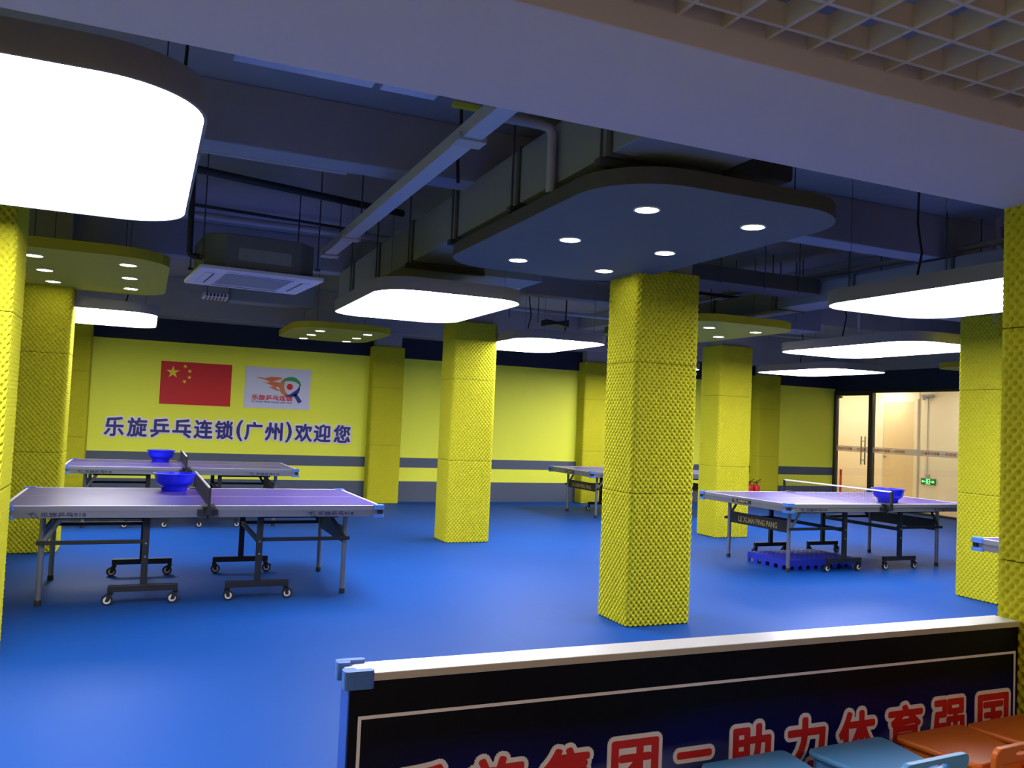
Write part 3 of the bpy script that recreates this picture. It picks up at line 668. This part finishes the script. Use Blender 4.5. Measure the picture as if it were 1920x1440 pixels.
# ---------------------------------------------------------------- banner barrier
e = empty('banner_barrier', (2.0, 2.5, 0), 'waist-high black banner barrier with white top rail and red lettering', 'barrier')
xa, xb_ = .585-2.0, 3.415-2.0
b = MB(); b.box(xa, xb_, -.052, .045, 0, .735); b.build('core_board', M['blueboard'], e)
b = MB(); b.box(xa+.004, xb_, -.058, -.0525, .01, .7335); BN = b.build('banner_sheet', M['banner'], e)
b = MB(); yy = -.0595
b.box(.615-2, 3.40-2, yy, -.0582, .624, .634); b.box(.615-2, .625-2, yy, -.0582, .06, .624); b.box(3.39-2, 3.40-2, yy, -.0582, .06, .624); b.box(.615-2, 3.40-2, yy, -.0582, .05, .06); b.build('border_line', M['bannerwhite'], BN)
centres = [.81, 1.06, 1.305, 1.553, 1.79, 2.028, 2.28, 2.527, 2.774, 3.018, 3.266]
for ch, x in zip('乐旋集团-助力体育强国', centres):
    ch2 = '一' if ch == '-' else ch
    wd, hg = (.20, .205) if ch != '-' else (.16, .035)
    a = MB(); put_text(a, ch2, (x-2, -.0585, .378 if ch != '-' else .395), (1, 0, 0), (0, 0, 1), width=wd-.03, height=hg-.03 if ch != '-' else .012, depth=.003, dil=.021, n=16); A = a.build('banner_letter_edge', M['bannerwhite'], BN)
    a = MB(); put_text(a, ch2, (x-2, -.0614, .378 if ch != '-' else .395), (1, 0, 0), (0, 0, 1), width=wd-.03, height=hg-.03 if ch != '-' else .012, depth=.002, dil=.006, n=8); a.build('banner_letter', M['bannerred'], A)
b = MB(); b.mi = 0; b.box(xa, xb_, -.062, .052, .733, .757); b.mi = 1; b.box(xa+.0, xb_, -.0655, -.0615, .735, .7565); b.build('top_rail', [M['railwhite'], M['railwarmlit']], e, bevel=.002)
for y0, y1, ys in ((-.075, -.03, -1), (.02, .062, 1)):
    b = MB(); b.prism(rrect(xa-.018, xa+.07, *((-.078, -.050) if ys < 0 else (.04, .066)), .012, 5), .716, .768); b.prism(rrect(xa-.0186, xa+.022, y0-.0038 if ys < 0 else y0, y1+.0045 if ys > 0 else y1, .012, 5), .7165, .7675)
    b.build('corner_bumper', M['bumper'], e, smooth=30)

# ---------------------------------------------------------------- children's chairs
def chair(m):
    e = empty('child_chair')
    zs = .40
    b = MB(); b.prism([(-.185, .18), (-.165, .195), (.165, .195), (.185, .18), (.185, .15), (.145, -.10), (.125, -.118), (-.125, -.118), (-.145, -.10), (-.185, .15)], zs-.022, zs)
    b.build('seat', m, e, bevel=.008)
    b = MB(); b.ring([(-.165, .175), (.165, .175), (.125, -.105), (-.125, -.105)], [(-.153, .163), (.153, .163), (.114, -.093), (-.114, -.093)], zs-.06, zs-.0215); b.build('apron', m, e)
    for (tx, ty, bx, by) in ((-.15, .155, -.17, .18), (.15, .155, .17, .18), (.118, -.125, .135, -.19), (-.118, -.125, -.135, -.19)):
        b = MB(); b.tube([(bx, by, 0), (tx, ty, zs-.03)], [.014, .020], 8); b.build('leg', m, e, smooth=50)
    # backrest: two uprights joined by a top bar with a hand hole
    back = MB()
    outer = rrect(-.155, .155, zs+.022, zs+.080, .026, 9); zc = zs+.052
    inner = [(.05*math.copysign(abs(math.cos(a))**.6, math.cos(a)), zc+.009*math.copysign(abs(math.sin(a))**.7, math.sin(a))) for a in [2*PI*(k+.5)/len(outer) for k in range(len(outer))]]
    outer.sort(key=lambda p: math.atan2(p[1]-zc, p[0])); inner.sort(key=lambda p: math.atan2(p[1]-zc, p[0]))
    back.ring(outer, inner, -.011, .011, 'xz')
    for s in (-1, 1):
        back.prism([(s*.1545, zs+.045), (s*.115, zs+.045), (s*.108, zs-.04), (s*.138, zs-.04)], -.0108, .0108, 'xz')
        back.box(*sorted((s*.105, s*.134)), .0, .075, zs-.038, zs-.012)
    back.v = [(x, y-.165-(z-zs)*.18, z) for x, y, z in back.v]
    back.build('backrest', m, e, bevel=.004)
    return e
cb = chair(M['chairblue']); co = chair(M['chairorange'])
for src, x, y, rz, lb, first in ((cb, 1.94, 2.17, 3, 'blue child chair at the left end of the row before the banner', True), (cb, 2.39, 2.165, 3, 'blue child chair beside the orange chairs', False),
                                 (co, 2.815, 2.17, 3, 'orange child chair next to the blue chairs', True), (co, 3.2, 2.18, 3, 'orange child chair at the right edge below the close pillar', False)):
    o = src if first else copy_tree(src); o.location = (x, y, 0); o.rotation_euler = (0, 0, math.radians(rz)); tag(o, lb, 'chair', "children's plastic chairs before the banner")

# ---------------------------------------------------------------- ducts, pipes and machines under the slab
e = empty('air_duct', (2.35, 6.6, 2.84), 'long grey ventilation duct running over the grey downlight panel', 'duct')
b = MB(); b.box(-.32, .32, -3.4, 3.4, 0, .34); b.build('duct_body', M['duct'], e, bevel=.006)
for k in range(6):
    y = -3.0+k*1.12
    b = MB(); b.box(-.335, .335, y-.02, y+.02, -.012, .352); b.build('flange', M['panelside'], e)
    b = MB(); b.tube([(-.34, y+.06, -.03), (-.34, y+.06, ZC-2.84)], .007, 6); b.build('hanger_rod', M['rod'], e)
    b = MB(); b.tube([(.34, y+.06, -.03), (.34, y+.06, ZC-2.84)], .007, 6); b.build('hanger_rod', M['rod'], e)
    b = MB(); b.box(-.36, .36, y+.03, y+.09, -.05, -.012); b.build('support_bar', M['ductdark'], e)
b = MB(); b.box(.32, 1.1, .75, 1.25, .02, .27); b.build('branch_duct', M['duct'], e, bevel=.006)
b = MB(); b.box(.05, .3, 1.8, 2.15, -.09, 0); b.build('duct_outlet', M['ductdark'], e)

e = empty('cable_tray', (1.5, 5.3, 2.98), 'pale slanting metal cable tray left of the duct', 'cable tray')
b = MB(); b.box(-.055, .055, -2.4, 2.75, 0, .075); b.build('trunking', M['tray'], e, bevel=.003)
for y in (-1.1, 1.75, 2.6):
    b = MB(); b.box(-.075, .085, y-.06, y+.06, -.012, .03); b.build('joint_bracket', M['pvc'], e, bevel=.003)
    b = MB(); b.tube([(.09, y, 0), (.09, y, ZC-2.98)], .006, 6); b.build('hanger_rod', M['rod'], e)

e = empty('air_conditioner', (.784, 7.51, 2.6), 'ceiling cassette air conditioner with white louvred face and grey metal body', 'air conditioner', rz=math.radians(4.8))
p = MB(); p.prism(rrect(-.492, .492, -.492, .492, .03, 4), 0, .03); P = p.build('face_panel', M['acwhite'], e, bevel=.006)
g = MB(); g.box(-.27, .27, -.27, .27, -.004, .001)
for k in range(18): y = -.26+k*.03; g.box(-.26, .26, y, y+.012, -.008, -.003)
g.build('intake_grille', M['acgrey'], P)
for a in range(4):
    b = MB(); b.box(-.28, .28, .345, .42, -.006, -.001); b.mi = 1; b.box(-.27, .27, .352, .362, -.009, -.004)
    ang = a*PI/2; b.v = [(x*math.cos(ang)-y*math.sin(ang), x*math.sin(ang)+y*math.cos(ang), z) for x, y, z in b.v]
    b.build('louvre', [M['acwhite'], M['dark']], P)
b = MB(); b.prism([(-.44, -.30), (-.30, -.44), (.30, -.44), (.44, -.30), (.44, .30), (.30, .44), (-.30, .44), (-.44, .30)], .035, .31); BD = b.build('body', M['acbody'], e, bevel=.006)
b = MB(); b.box(-.2, .22, -.4445, -.44, .1, .2); b.build('service_cover', M['duct'], BD)
for sx in (-.46, .46):
    for sy in (-.36, .36):
        b = MB(); b.tube([(sx, sy, .12), (sx, sy, ZC-2.6)], .006, 6); b.box(sx-.02, sx+.02, sy-.02, sy+.02, .1, .12); b.build('hanger_rod', M['rod'], e)

def pipe(name, pts, r, m, label, cat='pipe', n=10):
    b = MB(); b.tube(pts, r, n); return tag(b.build(name, M[m], smooth=40), label, cat)
pipe('drain_pipe', [(.255, 7.25, ZC), (.26, 7.25, 2.76), (.267, 7.25, 2.735), (.295, 7.25, 2.725), (.357, 7.25, 2.725)], .024, 'dark', 'black lagged pipe dropping to the air conditioner')
pipe('refrigerant_pipe', [(-3.1, 5.95, 3.3), (.267, 6.75, 3.3), (1.544, 7.1, 3.3), (2.0, 7.22, 3.3)], .03, 'dark', 'dark lagged pipe slanting across behind the cable tray')
pipe('conduit_pipe', [(-3.1, 7.6, 3.3), (.32, 7.95, 3.3), (1.63, 8.12, 3.3), (1.9, 8.15, 3.3)], .016, 'rod', 'thin grey conduit above the air conditioner')
pipe('white_conduit', [(-3.1, 5.85, 3.19), (.9, 5.85, 3.19), (1.2, 5.85, 3.19)], .016, 'pvc', 'white conduit fixed under the nearer beam')
pipe('drop_pipe', [(1.62, 4.2, 3.15), (1.93, 4.2, 3.15), (1.975, 4.2, 3.14), (1.995, 4.2, 3.10), (1.997, 4.2, 2.62+.16)], .027, 'pvc', 'elbowed pale pipe coming down in front of the duct')
pipe('main_pipe', [(-3.1, 8.9, 3.42), (7.3, 8.9, 3.42)], .035, 'pvc', 'grey water pipe across the ceiling behind the air conditioner')
pipe('sprinkler_main', [(4.2, 11.6, 3.2), (14.0, 11.6, 3.2)], .03, 'pvc', 'long grey sprinkler pipe far back right')
pipe('branch_pipe', [(3.0, 8.6, 3.18), (7.2, 8.6, 3.18)], .02, 'rod', 'thin branch pipe between the central pillars')
pipe('right_long_pipe', [(6.82, 3.0, 3.27), (6.82, 9.6, 3.27)], .03, 'beam', 'grey long pipe running away above the right lamp')
for i, (x, y, zt, zb, lb) in enumerate(((7.02, 6.15, 3.55, 3.03, 'brownish sprinkler drop above the right lamp'), (9.18, 9.0, 3.55, 2.99, 'thin sprinkler drop beyond the right lamp'), (7.04, 5.3, 3.55, 2.6, 'short sprinkler drop at the right pillar top'))):
    b = MB(); b.tube([(x, y, zb+.05), (x, y, zt)], .021, 10); b.lathe([(.022, zb), (.022, zb+.006), (.006, zb+.01), (.006, zb+.05)], (x, y, 0), 12); tag(b.build('sprinkler_drop', M['pvc'], smooth=40), lb, 'sprinkler', 'sprinkler drops')
b = MB(); b.box(.3, .99, 4.0, 4.3, 3.205, 3.27); tag(b.build('light_trunking', M['acwhite'], bevel=.003), 'pale ceiling trunking peeking out under the soffit, left length', 'trunking', 'pale trunking lengths')
b = MB(); b.box(1.03, 1.33, 4.0, 4.3, 3.205, 3.27); b.box(1.15, 1.17, 4.14, 4.16, 3.27, ZC); tag(b.build('light_trunking', M['acwhite'], bevel=.003), 'short pale ceiling trunking peeking out beside the yellow tag', 'trunking', 'pale trunking lengths')
b = MB(); b.tube([(1.80, 5.2, 3.05), (1.79, 5.2, 3.2), (1.805, 5.2, 3.4), (1.80, 5.2, 3.55)], .012, 8); tag(b.build('hanging_cable', M['dark'], smooth=60), 'black cable rising beside the cable tray to the slab', 'cable')
b = MB(); b.box(1.72, 1.9, 5.1, 5.16, 3.525, 3.549); tag(b.build('yellow_tag', M['tag']), 'small yellow tag at the top of the black cable', 'tag')
# right hand ducts
e = empty('side_duct', (6.75, 7.2, 2.92), 'grey side duct running away beyond the mid hall pillar', 'duct')
b = MB(); b.box(-.2, .2, -3.6, 2.4, 0, .22); b.build('duct_body', M['duct'], e, bevel=.006)
for k in range(5):
    y = -3.0+k*1.15; b = MB(); b.box(-.212, .212, y-.015, y+.015, -.01, .23); b.build('flange', M['panelside'], e)
    b = MB(); b.tube([(-.22, y+.05, -.02), (-.22, y+.05, ZC-2.92)], .006, 6); b.build('hanger_rod', M['rod'], e)
    b = MB(); b.tube([(.22, y+.05, -.02), (.22, y+.05, ZC-2.92)], .006, 6); b.build('hanger_rod', M['rod'], e)
e = empty('cross_duct', (5.2, 7.1, 2.99), 'dark flat duct crossing above the panel behind the mid hall pillar', 'duct')
b = MB(); b.box(-.9, 1.3, -.18, .22, 0, .16); b.build('duct_body', M['ductdark'], e, bevel=.006)
for x in (-.6, 0, .55, 1.0):
    b = MB(); b.tube([(x, -.2, -.02), (x, -.2, ZC-2.99)], .006, 6); b.build('hanger_rod', M['rod'], e)
e = empty('fan_coil', (3.06, 4.1, 2.94), 'dark fan coil unit above the near edge of the grey downlight panel', 'fan coil')
b = MB(); b.prism(rrect(-.28, .30, .01, .17, .03, 4), -.28, .25, 'xz'); b.build('casing', M['ductdark'], e, smooth=30)
b = MB(); b.box(-.29, .55, -.3, -.215, .18, .195); b.build('cover_board', M['panelside'], e)
for sx in (-.25, .27):
    b = MB(); b.tube([(sx, .2, .165), (sx, .2, ZC-2.94)], .006, 6); b.build('hanger_rod', M['rod'], e)
b = MB(); b.box(8.16, 8.68, 9.2, 9.7, 2.95, ZC); tag(b.build('duct_box', M['duct'], bevel=.01), 'grey box duct behind the right yellow panel', 'duct')
b = MB(); b.box(8.7, 13.8, 6.9, 7.45, 2.98, 3.3); tag(b.build('far_duct', M['duct'], bevel=.01), 'wide duct stretching right above the far lamps', 'duct')
e = empty('air_vent', (.79, 12.1, 3.0), 'small white slotted vent hanging beneath the air conditioner in view', 'vent')
b = MB(); b.box(-.16, .16, -.2, .2, 0, .05); b.build('frame', M['acwhite'], e, bevel=.004)
b = MB()
for k in range(6): x = -.12+k*.045; b.box(x, x+.02, -.203, -.199, .006, .044); b.box(x, x+.02, -.16, .16, -.003, .001)
b.build('slats', M['dark'], e)
b = MB(); b.tube([(-.1, 0, .05), (-.1, 0, ZC-3.0)], .006, 6); b.build('hanger_rod', M['rod'], e)
b = MB(); b.box(.98, 2.1, 11.95, 12.3, 2.98, 3.25); tag(b.build('low_duct', M['duct'], bevel=.01), 'low grey duct behind the air conditioner', 'duct')
e = empty('hanging_bracket', (5.62, 11.5, 3.0), 'dark hanging horn-shaped bracket between the central pillars', 'bracket')
b = MB(); b.add([(-.17, -.1, -.03), (-.17, -.1, .06), (0, -.1, .0), (0, -.1, .04), (.2, -.1, -.03), (.2, -.1, .08), (-.17, .1, -.03), (-.17, .1, .06), (0, .1, .0), (0, .1, .04), (.2, .1, -.03), (.2, .1, .08)],
                  [(0, 2, 3, 1), (2, 4, 5, 3), (7, 9, 8, 6), (9, 11, 10, 8), (0, 6, 8, 2), (2, 8, 10, 4), (1, 3, 9, 7), (3, 5, 11, 9), (0, 1, 7, 6), (4, 10, 11, 5)]); b.build('shell', M['dark'], e)
b = MB(); b.tube([(.19, 0, -.1), (.2, 0, ZC-3.0)], .012, 8); b.build('hanger_rod', M['dark'], e)
e = empty('white_drain', (3.25, 8.05, 2.88), 'white plastic pipe with open elbow beside the central lamp', 'pipe')
b = MB(); b.tube([(-.35, 0, 0), (.12, 0, 0), (.2, 0, .01), (.26, 0, .05), (.29, 0, .11)], .045, 14); b.build('pipe_run', M['acwhite'], e, smooth=50)
b = MB(); b.lathe([(.052, .10), (.052, .14), (.04, .14), (.04, .105)], (.295, 0, 0), 16); b.build('socket', M['pvc'], e, smooth=40)
# slim hanger rods seen against the far ceiling
for k, (x, y, z0) in enumerate(((4.3, 10.9, 3.0), (4.75, 11.2, 3.0), (5.3, 11.4, 3.0), (6.4, 8.2, 3.16), (6.9, 8.0, 3.16), (7.05, 7.9, 3.0))):
    b = MB(); b.tube([(x, y, z0), (x, y, ZC)], .006, 6); o = b.build('threaded_rod', M['rod']); tag(o, 'thin threaded rod hanging from the slab', 'rod', 'loose threaded rods')
# reception lamp behind the camera
b = MB(); b.box(.2, 1.6, -1.9, -1.1, 2.56, 2.6); tag(b.build('reception_lamp', M['warmlamp']), 'warm ceiling lamp over the reception', 'lamp')
